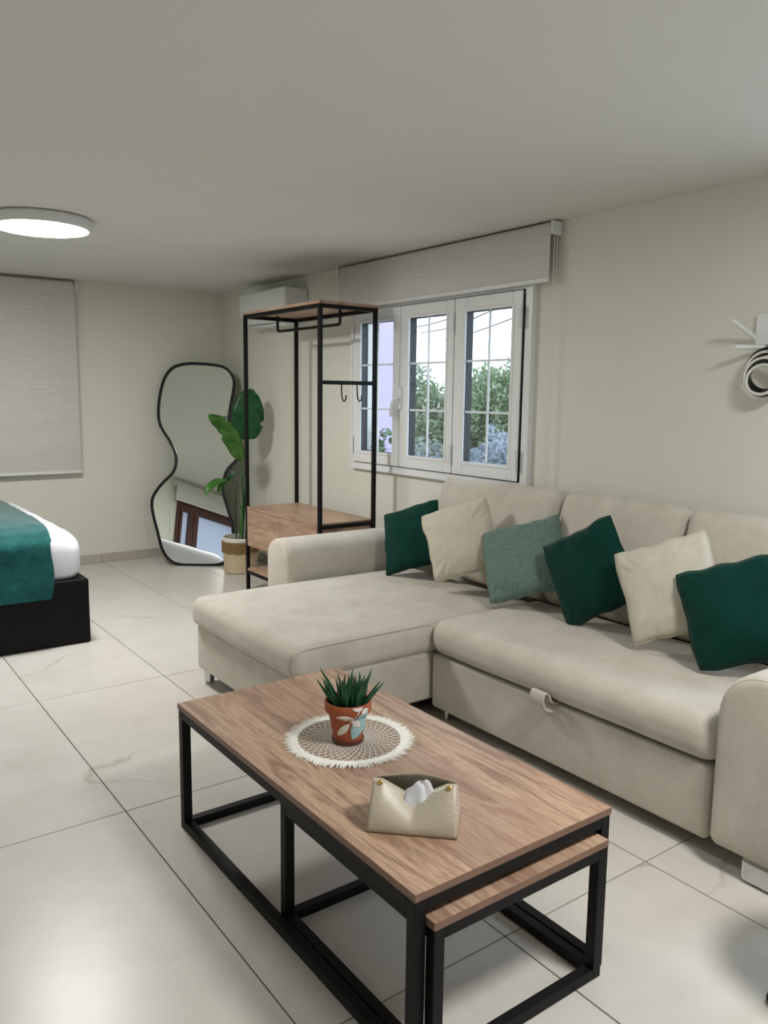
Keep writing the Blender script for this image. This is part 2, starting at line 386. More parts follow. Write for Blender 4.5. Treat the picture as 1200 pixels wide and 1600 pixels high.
# brown window on the left wall (seen in the mirror)
w3 = thing('window_3', (XL, 2.94, .95), kind='structure')
b = MB(); frame_ring(b, XL-.06, XL+.03, WIN3[0], WIN3[1], WIN3[2], WIN3[3], .05); b.build('window_frame', 'brown_wood_frame', w3)
for (y0, y1, p0, p1) in ((2.35, 3.285, 2.50, 3.20), (3.29, 3.53, 3.375, 3.49)):
    b = MB(); x0, x1 = XL-.02, XL+.045
    for (a, c, e, f) in ((y0, p0, 1.0, 1.91), (p1, y1, 1.0, 1.91), (p0, p1, 1.0, 1.08), (p0, p1, 1.84, 1.91)): b.rbox(x0, x1, a, c, e, f, .004, 1)
    s = b.build('sash', 'brown_wood_frame', w3)
    MB().box(XL+.0, XL+.006, p0-.005, p1+.005, 1.075, 1.845).build('pane', 'frosted', s)

# ================================================================== BLINDS
def roller_blind(name, label, axis, a0, a1, wallc, zb, zt, chain_at, chain_z, sgn=-1, group='white roller blinds'):
    # axis 'y': blind along y on a wall x = wallc; sgn gives the side of the room
    root = thing(name, ((wallc, (a0+a1)/2, zb) if axis == 'y' else ((a0+a1)/2, wallc, zb)), label, 'blind', group)
    def P(a, d, z): return (wallc+sgn*d, a, z) if axis == 'y' else (a, wallc+sgn*d, z)
    def B(nm, mat, A0, A1, D0, D1, Z0, Z1, r=.003, seg=2):
        p, q = P(A0, D0, Z0), P(A1, D1, Z1)
        return MB().rbox(min(p[0], q[0]), max(p[0], q[0]), min(p[1], q[1]), max(p[1], q[1]), Z0, Z1, r, seg).build(nm, mat, root, smooth=40)
    MB().tube([P(a0+.01, .045, zt-.03), P(a1-.01, .045, zt-.03)], .024, 18).build('roller_tube', 'blind_fabric', root, smooth=40)
    B('fabric', 'blind_fabric', a0, a1, .068, .0705, zb+.02, zt-.028, .0008, 1)
    B('bottom_bar', 'white_plastic', a0, a1, .063, .076, zb, zb+.024, .004)
    for e in (a0-.022, a1+.004):
        B('bracket', 'white_plastic', e, e+.018, .004, .08, zt-.072, zt-.004, .012, 3)
    c = chain_at
    b = MB().tube([P(c, .036, zt-.06), P(c+.004, .034, (zt+chain_z)/2), P(c, .03, chain_z+.02), P(c, .034, chain_z), P(c, .045, chain_z+.02), P(c-.003, .052, (zt+chain_z)/2), P(c, .056, zt-.06)], .0018, 5)
    b.build('chain', 'white_plastic', root, smooth=60)
    return root
roller_blind('roller_blind', 'raised white roller blind over the three-sash window', 'y', 2.85, 4.76, XW, 1.985, 2.283, 2.835, .95)
roller_blind('roller_blind', 'grey-white roller blind lowered on the wall behind the bed', 'x', .25, 1.868, YB, .765, 2.275, 1.885, .75)
roller_blind('roller_blind', 'raised white blind over the brown window seen in the mirror', 'y', 2.15, 3.66, XL, 1.955, 2.245, 3.68, .9, 1)

# ================================================================== CEILING LAMPS
def ceiling_lamp(x, y, label, glow):
    root = thing('ceiling_lamp', (x, y, CZ), label, 'lamp', 'round flush ceiling lamps')
    MB().lathe([(.20, 0), (.243, -.003), (.250, -.012), (.250, -.04), (.244, -.052), (.226, -.055), (.226, -.05)], (x, y, CZ-.0005), 64, True, False).build('ring', 'ring_white', root, smooth=35)
    MB().lathe([(.2255, -.05), (.2255, -.053), (.18, -.056), (.1, -.058), (.01, -.0585)], (x, y, CZ), 64, False, True).build('diffuser', glow, root, smooth=35)
ceiling_lamp(1.10, 4.47, 'round white flush ceiling lamp lit above the bed', 'lamp_glow')
ceiling_lamp(1.75, 0.25, 'round white flush ceiling lamp out of view above the sofa corner', 'lamp_glow_second')

# ================================================================== AIR CONDITIONER
ac = thing('air_conditioner', (XW, 5.65, 1.93), 'white split air conditioner high on the wall behind the clothes rack', 'air conditioner')
def acfn(a, b_, c, w):
    if c < 0: w[0] += .05*(c*c)*(1 if a < 0 else 0)
    return w
MB().rbox(XW-.205, XW-.001, 5.28, 6.02, 1.945, 2.195, .018, 3, 4, acfn).build('body', 'white_plastic', ac, smooth=40)
rb('air_flap', 'white_plastic', ac, XW-.17, XW-.06, 5.33, 5.97, 1.93, 1.942, .004, 1)
rb('front_seam', 'skirting', ac, XW-.2062, XW-.2042, 5.285, 6.015, 2.0, 2.003, .0005, 1)
tr = MB().rbox(XW-.03, XW-.0005, 4.68, 5.30, 1.955, 1.99, .005, 2).build('cable_trunking', 'white_plastic', base=(XW, 5.0, 1.955), smooth=40)
tr['label'] = 'white plastic cable trunking from the air conditioner to the window'; tr['category'] = 'trunking'

# ================================================================== BED
BX0, BX1, BY0, BY1 = -.80, 1.292, 4.57, 6.22
bed = thing('bed', ((BX0+BX1)/2, (BY0+BY1)/2, 0), 'bed with black upholstered base and white sheeted mattress', 'bed')
base = MB().rbox(BX0, BX1, BY0, BY1, .0, .372, .012, 3).build('base', 'leatherette_black', bed, smooth=40)
b = MB()
for k in range(20): b.rbox(BX1-.085+.0004*k, BX1-.06+.0004*k, BY0-.003, BY0+.004, .10+.0115*k, .105+.0115*k, .001, 1)
b.build('side_slots', 'skirting' if False else 'black_metal', base)
PROF = [(.03, .373), (.012, .40), (.006, .45), (.006, .53), (.010, .575), (.02, .600), (.045, .621), (.09, .637), (.18, .651), (.3, .662), (.45, .670), (.6, .674), (.8, .676)]
def prof_z(d):
    if d <= PROF[4][0]: return PROF[4][1]
    for (a, za), (c, zc) in zip(PROF[4:], PROF[5:]):
        if a <= d <= c: return za+(zc-za)*(d-a)/(c-a)
    return PROF[-1][1]
def rrect(x0, x1, y0, y1, r, n=8, e=14):
    pts = []
    for (cx, cy, a0) in ((x1-r, y1-r, 0), (x0+r, y1-r, 90), (x0+r, y0+r, 180), (x1-r, y0+r, 270)):
        for k in range(n+1): a = math.radians(a0+90*k/n); pts.append((cx+r*math.cos(a), cy+r*math.sin(a)))
    out = []; L = len(pts)
    for i in range(L):
        p, q = pts[i], pts[(i+1) % L]
        m = e if math.dist(p, q) > .3 else 1
        for k in range(m): out.append((p[0]+(q[0]-p[0])*k/m, p[1]+(q[1]-p[1])*k/m))
    return out
b = MB(); rings = []
for k, (ins, z) in enumerate(PROF):
    ring = []
    for (x, y) in rrect(BX0+ins, BX1-.012-ins, BY0+.012+ins, BY1-ins, max(.012, .09-ins*.09)):
        wv = noise.noise(Vector((x*5, y*5, z*3)))*.006+noise.noise(Vector((x*22, y*22, z*2)))*.005*(1 if k < 5 else .4)
        dc = math.hypot(x-BX1, y-BY0); ring.append((x+wv, y+wv*.6, z+(wv*.8 if k > 3 else 0)-(.035*math.exp(-(dc/.14)**2) if k > 3 else 0)))
    rings.append(ring)
n = len(rings[0]); vs = [p for r in rings for p in r]; fs = []
for i in range(len(rings)-1):
    for k in range(n): fs.append((i*n+k, i*n+(k+1) % n, (i+1)*n+(k+1) % n, (i+1)*n+k))
fs.append(tuple((len(rings)-1)*n+k for k in range(n))); fs.append(tuple(range(n-1, -1, -1)))
b.add(vs, fs).build('mattress', 'sheet_white', bed, smooth=60)
# velvet runner across the foot of the bed
def runner_pt(u, v, off):
    x = .30+.80*u
    hem = .287
    L_side = .60-hem; top = (BY1-.01)-(BY0+.01); tot = top+2*L_side; s = v*tot
    wob = .006*noise.noise(Vector((x*9, s*9, 0)))+.003*noise.noise(Vector((x*30, s*18, 4)))
    if s < L_side: 
        z = hem+s; y = BY0-.006-off-.012*(1-s/L_side)
        return (x+.022*math.sin(s*14)*u*.6-.02*(1-s/L_side)*u, y+wob, z)
    if s > L_side+top:
        z = .60-(s-L_side-top); x += .045*u; return (x, BY1+.008+off+wob, z)
    t = s-L_side; y = BY0+.01+t; x += .045*u*min(1, t/.5); d = max(0, min(t, top-t, BX1-.012-x))
    return (x, y-(.012 if t < .02 else 0)-off*.3*(1 if t < .05 else 0), max(prof_z(d), .60)+off+wob*.8)
b = MB(); NU, NV = 34, 120
outer = [runner_pt(i/NU, j/NV, .014) for i in range(NU+1) for j in range(NV+1)]
inner = [runner_pt(i/NU, j/NV, .005) for i in range(NU+1) for j in range(NV+1)]
fs = []; idx = lambda i, j: i*(NV+1)+j; K = len(outer)
for i in range(NU):
    for j in range(NV):
        fs.append((idx(i, j), idx(i, j+1), idx(i+1, j+1), idx(i+1, j))); fs.append((K+idx(i, j), K+idx(i+1, j), K+idx(i+1, j+1), K+idx(i, j+1)))
for j in range(NV):
    fs.append((idx(0, j), K+idx(0, j), K+idx(0, j+1), idx(0, j+1))); fs.append((idx(NU, j), idx(NU, j+1), K+idx(NU, j+1), K+idx(NU, j)))
for i in range(NU):
    fs.append((idx(i, 0), idx(i+1, 0), K+idx(i+1, 0), K+idx(i, 0))); fs.append((idx(i, NV), K+idx(i, NV), K+idx(i+1, NV), idx(i+1, NV)))
run = b.add(outer+inner, fs).build('bed_runner', 'runner_velvet', base=(.7, 5.4, .3), smooth=70)
run['label'] = 'teal velvet runner draped over the foot of the bed'; run['category'] = 'bed runner'

# ================================================================== MIRROR
MO = [(-0.168, 1.669), (-0.046, 1.7), (0.172, 1.691), (0.278, 1.656), (0.337, 1.569), (0.336, 1.473), (0.315, 1.338), (0.305, 1.223), (0.313, 1.19), (0.363, 1.066), (0.397, 0.993), (0.391, 0.909), (0.368, 0.871), (0.309, 0.805), (0.282, 0.734), (0.271, 0.627), (0.301, 0.522), (0.331, 0.429), (0.358, 0.354), (0.368, 0.261), (0.367, 0.168), (0.35, 0.093), (0.305, 0.033), (0.241, 0.006), (0.074, 0.001), (-0.074, 0.006), (-0.16, 0.049), (-0.218, 0.132), (-0.26, 0.272), (-0.303, 0.421), (-0.316, 0.524), (-0.291, 0.599), (-0.228, 0.685), (-0.156, 0.761), (-0.127, 0.837), (-0.134, 0.932), (-0.184, 1.036), (-0.254, 1.14), (-0.285, 1.235), (-0.286, 1.369), (-0.267, 1.504), (-0.232, 1.601)]
lean = math.radians(13.0); MU = Vector((.807, -.59, 0)); MNH = Vector((-.59, -.807, 0))
MN = MNH*math.cos(lean)+Vector((0, 0, math.sin(lean))); MV = Vector((0, 0, math.cos(lean)))-MNH*math.sin(lean)
M0 = Vector((2.566, 6.233, .006))
mir = thing('floor_mirror', M0+MU*.1, 'tall wavy-edged floor mirror in thin black frame leaning in the corner', 'mirror')
op = smooth_path([(a, c, 0) for a, c in MO], 4, True)
def MP(a, c, d): return M0+MU*a+MV*c+MN*d
ctr = Vector((.08, .85, 0))
inn = [p+(ctr-p).normalized()*.006 for p in op]
n = len(inn)
MB().add([MP(p.x, p.y, .0) for p in inn], [tuple(range(n-1, -1, -1))]).build('mirror_glass', 'mirror', mir)
b = MB().add([MP(p.x, p.y, -.004) for p in inn]+[MP(p.x, p.y, -.012) for p in inn], [tuple(range(n-1, -1, -1)), tuple(range(n, 2*n))]+[(i, (i+1) % n, n+(i+1) % n, n+i) for i in range(n)])
b.build('backing_board', 'black_metal', mir)
# frame: flat rectangular section swept round the outline
b = MB(); vs = []
for i in range(n):
    p = op[i]; t = (op[(i+1) % n]-op[i-1]).normalized(); nr = Vector((t.y, -t.x, 0))
    for (s, d) in ((-.010, .012), (.010, .012), (.010, -.022), (-.010, -.022)): q = p+nr*s; vs.append(MP(q.x, q.y, d))
fs = []
for i in range(n):
    j = (i+1) % n
    for k in range(4): fs.append((i*4+k, i*4+(k+1) % 4, j*4+(k+1) % 4, j*4+k))
b.add(vs, fs).build('frame', 'black_metal', mir, smooth=50)
b = MB().tube([MP(.1, 1.15, -.02), MP(.1, 1.15, -.02)+Vector((.10, .155, -1.145+.02))], .01, 8); b.build('easel_leg', 'black_metal', mir)
hp = MP(-.27, 1.165, .0); MB().lathe([(.004, -.012), (.011, -.01), (.013, 0), (.011, .01), (.004, .012)], hp, 12).build('side_knob', 'black_metal', mir, smooth=50)

# ================================================================== PLANT IN BASKET
PX, PY = 2.835, 5.80
pl = thing('potted_plant', (PX, PY, 0), 'bird-of-paradise plant in woven seagrass basket beside the mirror', 'plant')
bp = [(.118, 0), (.127, .004)]+[(.128+.008*k/33+(.0022 if k % 2 else 0), .006+.0048*k) for k in range(33)]+[(.138, .165)]
MB().lathe(bp, (PX, PY, .0), 40, True, False).build('basket', 'basket_light', pl, smooth=40)
b = MB()
for row in range(5):
    for ph in (0, math.pi):
        b.tube([(PX+(.139+.005*math.cos(q*.5*9.0/9*1.0+ph))*math.cos(2*math.pi*q/120), PY+(.139+.005*math.cos(q*.5+ph))*math.sin(2*math.pi*q/120), .173+.0175*row+.0055*math.sin(q*.5235988*2+ph)) for q in range(120)], .0058, 5, True)
b.lathe([(.136, .163), (.138, .17), (.139, .25), (.138, .256)], (PX, PY, 0), 40, False, False); b.build('basket_band', 'basket_dark', pl, smooth=60)
MB().lathe([(.139, .254), (.1415, .258), (.1425, .283), (.139, .287), (.132, .286), (.130, .24)], (PX, PY, 0), 40, False, False).build('basket_rim', 'cotton_white', pl, smooth=40)
MB().lathe([(.13, .245), (.08, .252), (.01, .255)], (PX, PY, 0), 28, False, True).build('soil', 'soil', pl, smooth=40)
def leaf(name, mat, par, spine, width, nrm, prof=None, fold=.25, nu=14, nv=6, wavy=.0, tears=()):
    sp = smooth_path(spine, 6); L = len(sp)-1; nrm = Vector(nrm).normalized()
    def pt(u, v):
        i = min(int(u*L), L-1); p = sp[i].lerp(sp[i+1], u*L-i); t = (sp[min(i+1, L)]-sp[max(i-1, 0)]).normalized()
        side = t.cross(nrm).normalized(); up = side.cross(t)
        w = width*(prof(u) if prof else math.sin(math.pi*min(1, u*.97+.02))**.6)
        s = v*2-1
        for (tu, sd, tw) in tears:
            if sd*s > 0 and abs(u-tu) < tw: w *= 1-.35*(1-abs(u-tu)/tw)*abs(s)
        return p+side*(s*w)+up*(fold*w*abs(s)+wavy*math.sin(u*19+s*2)*abs(s)-.12*w*s*s)
    b = MB().grid(pt, nu, nv); k = len(b.v); th = .0012
    o = b.build(name, mat, par, smooth=180)
    md = o.modifiers.new('thickness', 'SOLIDIFY'); md.thickness = th; md.offset = 0
    return o
pad = lambda u: max(.02, math.sin(math.pi*min(1, (.04+.96*u)))**.55*(1.05-.25*u))
leaf('leaf', 'leaf_paddle', pl, [(2.905, 5.78, 1.06), (2.90, 5.775, 1.2), (2.905, 5.77, 1.34), (2.935, 5.775, 1.455)], .135, (-.35, -.9, .1), pad, .12, 28, 8, .004, ((.93, 1, .05), (.3, 1, .04)))
leaf('leaf', 'leaf_bright', pl, [(2.82, 5.74, .90), (2.755, 5.70, 1.02), (2.655, 5.66, 1.17), (2.51, 5.62, 1.262)], .078, (-.75, -.6, -.1), lambda u: max(.03, math.sin(math.pi*min(1, .03+.95*u))**.6), .35, 28, 6, .006, ((.55, -1, .05), (.75, 1, .04)))
leaf('leaf', 'leaf_bright', pl, [(2.66, 5.66, .76), (2.57, 5.63, .755), (2.50, 5.61, .72), (2.455, 5.60, .665)], .033, (-.3, -.6, .7), None, .3, 16, 4, .004)
leaf('leaf', 'leaf_bright', pl, [(2.655, 5.66, .76), (2.60, 5.64, .73), (2.575, 5.63, .67)], .022, (-.3, -.8, .4), None, .3, 12, 4, .003)
leaf('leaf', 'leaf_paddle', pl, [(2.66, 5.67, .755), (2.71, 5.68, .79), (2.735, 5.68, .83)], .02, (-.4, -.8, .4), None, .2, 10, 4)
for i, (pts, r) in enumerate([([(2.85, 5.80, .25), (2.88, 5.80, .6), (2.903, 5.785, 1.07)], .0055), ([(2.82, 5.79, .25), (2.845, 5.775, .55), (2.82, 5.742, .91)], .005),
        ([(2.84, 5.79, .25), (2.83, 5.75, .45), (2.76, 5.69, .66), (2.70, 5.67, .745), (2.65, 5.66, .76)], .0035), ([(2.86, 5.82, .25), (2.875, 5.82, .5), (2.87, 5.80, .78)], .005),
        ([(2.80, 5.80, .25), (2.80, 5.81, .5), (2.815, 5.80, .72)], .004), ([(2.87, 5.79, .25), (2.90, 5.79, .45), (2.915, 5.80, .66)], .0045)]):
    P = smooth_path(pts, 6); MB().tube(P, [r*(1.5-.8*k/len(P)) for k in range(len(P))], 6).build('stem', 'leaf_bright' if i in (1, 2) else 'leaf_paddle', pl, smooth=60)

# ================================================================== CLOTHES RACK
RX0, RX1, RY0, RY1, RT = 2.585, 3.015, 4.195, 5.205, 1.955
rk = thing('clothes_rack', ((RX0+RX1)/2, (RY0+RY1)/2, 0), 'black metal clothes rack with wooden top shelf and drawer chest', 'clothes rack')
t = .024
for (x, y) in ((RX0, RY0), (RX1-t, RY0), (RX0, RY1-t), (RX1-t, RY1-t)): rb('post', 'black_metal', rk, x, x+t, y, y+t, 0, RT, .002)
for z in (RT-t, .128):
    for y in (RY0, RY1-t): rb('end_rail', 'black_metal', rk, RX0+t, RX1-t, y, y+t, z, z+t, .002)
    for x in (RX0, RX1-t): rb('long_rail', 'black_metal', rk, x, x+t, RY0+t, RY1-t, z, z+t, .002)
rb('top_shelf', 'oak', rk, RX0-.004, RX1+.004, RY0-.004, RY1+.004, RT, RT+.018, .0015)
rb('bottom_shelf', 'oak', rk, RX0+.002, RX1-.002, RY0+t+.001, RY1-t-.001, .153, .169, .0015)
rb('end_rail', 'black_metal', rk, RX0+t, RX1-t, RY0, RY0+t, .585, .585+t, .002)
hr = rb('hook_rail', 'black_metal', rk, RX0+t, RX1-t, RY0, RY0+t, 1.478, 1.478+t, .002)
for hx in (2.752, 2.868):
    MB().tube(smooth_path([(hx, RY0+.012, 1.48), (hx, RY0+.008, 1.43), (hx, RY0+.002, 1.395), (hx, RY0-.018, 1.378), (hx, RY0-.036, 1.39), (hx, RY0-.04, 1.415)], 5), .0042, 8).build('hook', 'black_metal', hr, smooth=60)
cab = MB().rbox(RX0+.002, RX1-.004, RY0+t+.001, RY1-t-.001, .60, .618, .001, 1)
cab.rbox(RX0+.022, RX1-.008, RY0+t+.003, RY0+t+.02, .34, .60, .001, 1).rbox(RX0+.022, RX1-.008, RY1-t-.02, RY1-t-.003, .34, .60, .001, 1)
cab.rbox(RX1-.022, RX1-.008, RY0+t+.02, RY1-t-.02, .34, .60, .001, 1).rbox(RX0+.022, RX1-.022, RY0+t+.02, RY1-t-.02, .34, .356, .001, 1)
cab = cab.build('chest', 'oak', rk)
ym = (RY0+RY1)/2
for (y0, y1) in ((RY0+t+.003, ym-.0015), (ym+.0015, RY1-t-.003)): rb('drawer_front', 'oak', cab, RX0+.002, RX0+.02, y0, y1, .335, .598, .001)
zr = RT-.105
MB().tube(smooth_path([(2.80, 5.10, RT), (2.80, 5.10, zr+.03), (2.80, 5.095, zr+.008), (2.80, 5.075, zr), (2.80, 5.05, zr)], 5)[:-1]+smooth_path([(2.80, 5.05, zr), (2.80, 4.70, zr), (2.80, 4.35, zr), (2.80, 4.325, zr), (2.80, 4.305, zr+.008), (2.80, 4.30, zr+.03), (2.80, 4.30, RT)], 5), .0095, 10).build('hanging_rod', 'black_metal', rk, smooth=50)

# ================================================================== SOFA
sf = thing('corner_sofa', (2.4, 2.4, 0), 'beige velvet corner sofa bed with chaise and storage drawer', 'sofa')
def puff(top=.02, front=.0, side=.0):
    def fn(a, b_, c, w):
        ka, kb, kc = max(0, 1-a*a), max(0, 1-b_*b_), max(0, 1-c*c)
        if c > 0: w[2] += top*c*(ka**.5)*(kb**.5)
        if a < 0: w[0] += front*a*kc*(kb**.4)
        w[1] += side*b_*kc*(ka**.4)
        w[2] += .0025*noise.noise(Vector((a*3, b_*3, c)))
        return w
    return fn
CH0, CH1, CY0, CY1 = 1.53, 3.08, 2.628, 3.645
MB().rbox(CH0, CH1, CY0+.012, CY1-.02, .075, .296, .018, 3).build('chaise_base', 'sofa_velvet', sf, smooth=50)
cc = MB().rbox(CH0-.025, 2.86, CY0, CY1, .288, .432, .05, 5, 12, puff(.014, .008, .004)).build('chaise_cushion', 'sofa_velvet', sf, smooth=60)
def arm(x0, x1, y0, y1, z0, z1, rt, rbm=.03, bev=.035):
    def section(ins):
        pts = []; a0, a1, c0, c1 = y0+ins, y1-ins, z0+ins, z1-ins; r1 = max(.01, rt-ins); r0 = max(.008, rbm-ins*.5)
        for (cy, cz, r, st) in ((a1-r1, c1-r1, r1, 0), (a0+r1, c1-r1, r1, 90), (a0+r0, c0+r0, r0, 180), (a1-r0, c0+r0, r0, 270)):
            for k in range(11): an = math.radians(st+9*k); pts.append((cy+r*math.cos(an), cz+r*math.sin(an)))
        return pts
    b = MB(); rings = []
    for k in range(7): an = math.pi/2*k/6; rings.append((x0+bev*(1-math.sin(an)), bev*(1-math.cos(an))))
    rings = [(x, i_) for (x, i_) in reversed(rings)] ; n0 = 44
    for q in (.75, .5, .25, .0): rings.insert(0, (x0-.006*(1-q*q), (min(y1-y0, z1-z0)/2)*(1-q)*.9+bev*q))
    for x in (x0+.2, x0+.5, x1): rings.append((x, 0))
    vs = []; fs = []
    for (x, ins) in rings: vs += [(x, y, z) for (y, z) in section(ins)]
    for i in range(len(rings)-1):
        for k in range(n0): fs.append((i*n0+k, (i+1)*n0+k, (i+1)*n0+(k+1) % n0, i*n0+(k+1) % n0))
    fs.append(tuple(range(n0))); fs.append(tuple((len(rings)-1)*n0+k for k in range(n0-1, -1, -1)))
    b.add(vs, fs); o = b.build('armrest', 'sofa_velvet', sf, smooth=70)
    e = bev*.3; sc_ = [(x0+e, y, z) for (y, z) in section(e)]
    MB().tube(sc_, .0022, 6, True).build('seam', 'cushion_cream', o, smooth=60)
    return o
def seam(pts, par, k=5, r=.0022): return MB().tube(smooth_path(pts, k), r, 6).build('seam', 'cushion_cream', par, smooth=60)
seam([(1.515, CY0+.010, .305), (1.507, CY0+.010, .36), (1.517, CY0+.010, .400), (1.56, CY0+.010, .420), (1.75, CY0+.009, .424), (2.0, CY0+.009, .425), (2.2, CY0+.009, .424)], cc, 5, .003)
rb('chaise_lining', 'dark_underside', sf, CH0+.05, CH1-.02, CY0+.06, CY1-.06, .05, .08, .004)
arm(2.055, 3.08, 3.650, 3.895, .10, .642, .10)
DR0, DY0, DY1 = 2.195, 1.283, 2.620
dr = MB().rbox(DR0, DR0+.10, DY0, DY1, .055, .296, .016, 3, 4, puff(0, .004)).build('drawer_front', 'sofa_velvet', sf, smooth=50)
MB().rbox(DR0+.10, 3.05, DY0+.02, DY1-.02, .07, .28, .01, 2).build('drawer_box', 'dark_underside', sf)
sc = MB().rbox(DR0-.018, 2.86, 1.262, CY0-.002, .300, .452, .062, 5, 12, puff(.010, .012, .0)).build('seat_cushion', 'sofa_velvet', sf, smooth=60)
# pull strap folded over the drawer edge
sp = smooth_path([(2.215, 0, .298), (2.18, 0, .305), (2.158, 0, .336), (2.146, 0, .347), (2.133, 0, .340), (2.130, 0, .31), (2.15, 0, .282), (2.187, 0, .270)], 6)
b = MB(); vs = []
for i, p in enumerate(sp):
    tt = (sp[min(i+1, len(sp)-1)]-sp[max(i-1, 0)]).normalized(); nn = Vector((-tt.z, 0, tt.x))
    for (yy, s) in ((1.905, .003), (1.972, .003), (1.972, -.003), (1.905, -.003)): vs.append((p.x+nn.x*s, yy, p.z+nn.z*s))
fs = [(i*4+k, i*4+(k+1) % 4, (i+1)*4+(k+1) % 4, (i+1)*4+k) for i in range(len(sp)-1) for k in range(4)]+[(3, 2, 1, 0), tuple((len(sp)-1)*4+k for k in range(4))]
b.add(vs, fs).build('pull_strap', 'sofa_velvet', dr, smooth=50)
arm(2.155, 3.08, .93, 1.258, .075, .640, .145)
MB().rbox(3.04, 3.11, .95, 3.87, .075, .60, .03, 3).build('back_frame', 'sofa_velvet', sf, smooth=50)
tilt = math.radians(15)
for (y0, y1) in ((2.572, 3.44), (1.902, 2.562), (1.245, 1.892)):
    b = MB().rbox(-.085, .095, y0, y1, -.265, .265, .06, 5, 10, puff(.012, .03, .0))
    q = []
    for (x, y, z) in b.v:
        u = (y-(y0+y1)/2)/((y1-y0)/2); e = z/.265
        k = abs(u)**6*max(0, e)**4
        z2 = z+.012*k-.016*(1-u*u)*0; y2 = y+math.copysign(.010, u)*k
        q.append((2.938+x*math.cos(tilt)+z2*math.sin(tilt), y2, .70+z2*math.cos(tilt)-x*math.sin(tilt)))
    b.v = q; b.build('back_cushion', 'sofa_velvet', sf, smooth=60)
for (x, y) in ((1.56, 3.56), (1.56, 2.70), (2.95, 3.56)):
    MB().rbox(x, x+.035, y, y+.06, 0, .078, .012, 3).build('foot', 'chrome', sf, smooth=40)
MB().tube([(2.24, 2.56, 0), (2.24, 2.56, .08)], .012, 12).build('foot', 'chrome', sf, smooth=40)
MB().rbox(2.17, 2.21, .97, 1.155, .0, .08, .018, 3).build('foot', 'chrome', sf, smooth=40)
MB().rbox(2.95, 3.0, 1.0, 1.10, .0, .08, .012, 3).build('foot', 'chrome', sf, smooth=40)

# ------------------------------------------------------------------ scatter cushions
def cushion(name, label, mat, c, u, v, s, T, seed, group):
    c, v, u = Vector(c), Vector(v).normalized(), Vector(u); u = (u-v*u.dot(v)).normalized(); nr = u.cross(v)
    if nr.x > 0: nr = -nr
    N = 30; b = MB(); vs = []; ids = {}
    def pt(i, j, sd):
        a, e = -1+2*i/N, -1+2*j/N
        a2 = math.copysign(abs(a)**.85, a); e2 = math.copysign(abs(e)**.85, e)
        kk = 1.035-.05*(a2*a2*e2*e2)**2; X = s/2*a2*kk*(1-.055*(1-e2*e2)); Y = s/2*e2*kk*(1-.055*(1-a2*a2))
        h = T*(max(0, (1-a2*a2)*(1-e2*e2)))**.42
        q = Vector((X*9+seed, Y*9, sd*3)); wr = noise.noise(q)*.012*min(1, h/T*1.6)
        rad = math.hypot(a2, e2); ang = math.atan2(e2, a2)
        wr += .004*math.sin(ang*26+seed*3)*max(0, min(1, (rad-.55)*2))*max(0, 1-max(abs(a2), abs(e2)))*4
        ed = .009*noise.noise(Vector((X*14+seed, Y*14, 7)))
        return c+u*(X+ed)+v*(Y+ed)+nr*(sd*(h+.002)+sd*wr)
    for sd in (1, -1):
        for i in range(N+1):
            for j in range(N+1):
                if sd < 0 and (i in (0, N) or j in (0, N)): ids[(i, j, sd)] = ids[(i, j, 1)]
                else: ids[(i, j, sd)] = len(vs); vs.append(pt(i, j, sd if 0 < i < N and 0 < j < N else 0))
    fs = []
    for i in range(N):
        for j in range(N):
            f = (ids[(i, j, 1)], ids[(i+1, j, 1)], ids[(i+1, j+1, 1)], ids[(i, j+1, 1)]); fs.append(f)
            f = (ids[(i, j, -1)], ids[(i, j+1, -1)], ids[(i+1, j+1, -1)], ids[(i+1, j, -1)]); fs.append(f)
    root = thing(name, c-Vector((0, 0, s*.5)), label, 'cushion', group)
    cover = b.add(vs, fs).build('cover', mat, root, smooth=180)
    rim = [ids[(i, 0, 1)] for i in range(N)]+[ids[(N, j, 1)] for j in range(N)]+[ids[(i, N, 1)] for i in range(N, 0, -1)]+[ids[(0, j, 1)] for j in range(N, 0, -1)]
    MB().tube([vs[k] for k in rim], .003, 6, True).build('edge_piping', mat, root, smooth=60)
GC = 'scatter cushions on the sofa'
cushion('scatter_cushion', 'dark green velvet cushion on the chaise, nearest the clothes rack', 'velvet_green', (2.678, 3.384, .652), (.135, -.291, .113), (.261, .453, .852), .355, .06, 1, GC)
cushion('scatter_cushion', 'cream cushion between dark green and grey-green cushions', 'cushion_cream', (2.655, 2.962, .706), (.192, -.267, .12), (.077, .454, .888), .355, .065, 2, GC)
cushion('scatter_cushion', 'mottled grey-green chenille cushion, only one of its kind', 'chenille_green', (2.70, 2.575, .668), (.189, -.296, .117), (.357, .532, .768), .375, .062, 3, GC)
cushion('scatter_cushion', 'dark green velvet cushion tilted on its corner in the sofa middle', 'velvet_green', (2.66, 2.157, .69), (.06, -.285, .181), (.08, .539, .841), .37, .066, 4, GC)
cushion('scatter_cushion', 'cream cushion between the two dark green cushions near the armrest', 'cushion_cream', (2.613, 1.742, .712), (.129, -.297, .132), (.136, .451, .882), .355, .066, 5, GC)
cushion('scatter_cushion', 'dark green velvet cushion against the near armrest, cut by the frame', 'velvet_green', (2.60, 1.455, .685), (.13, -.28, .11), (.15, .42, .88), .355, .066, 6, GC)

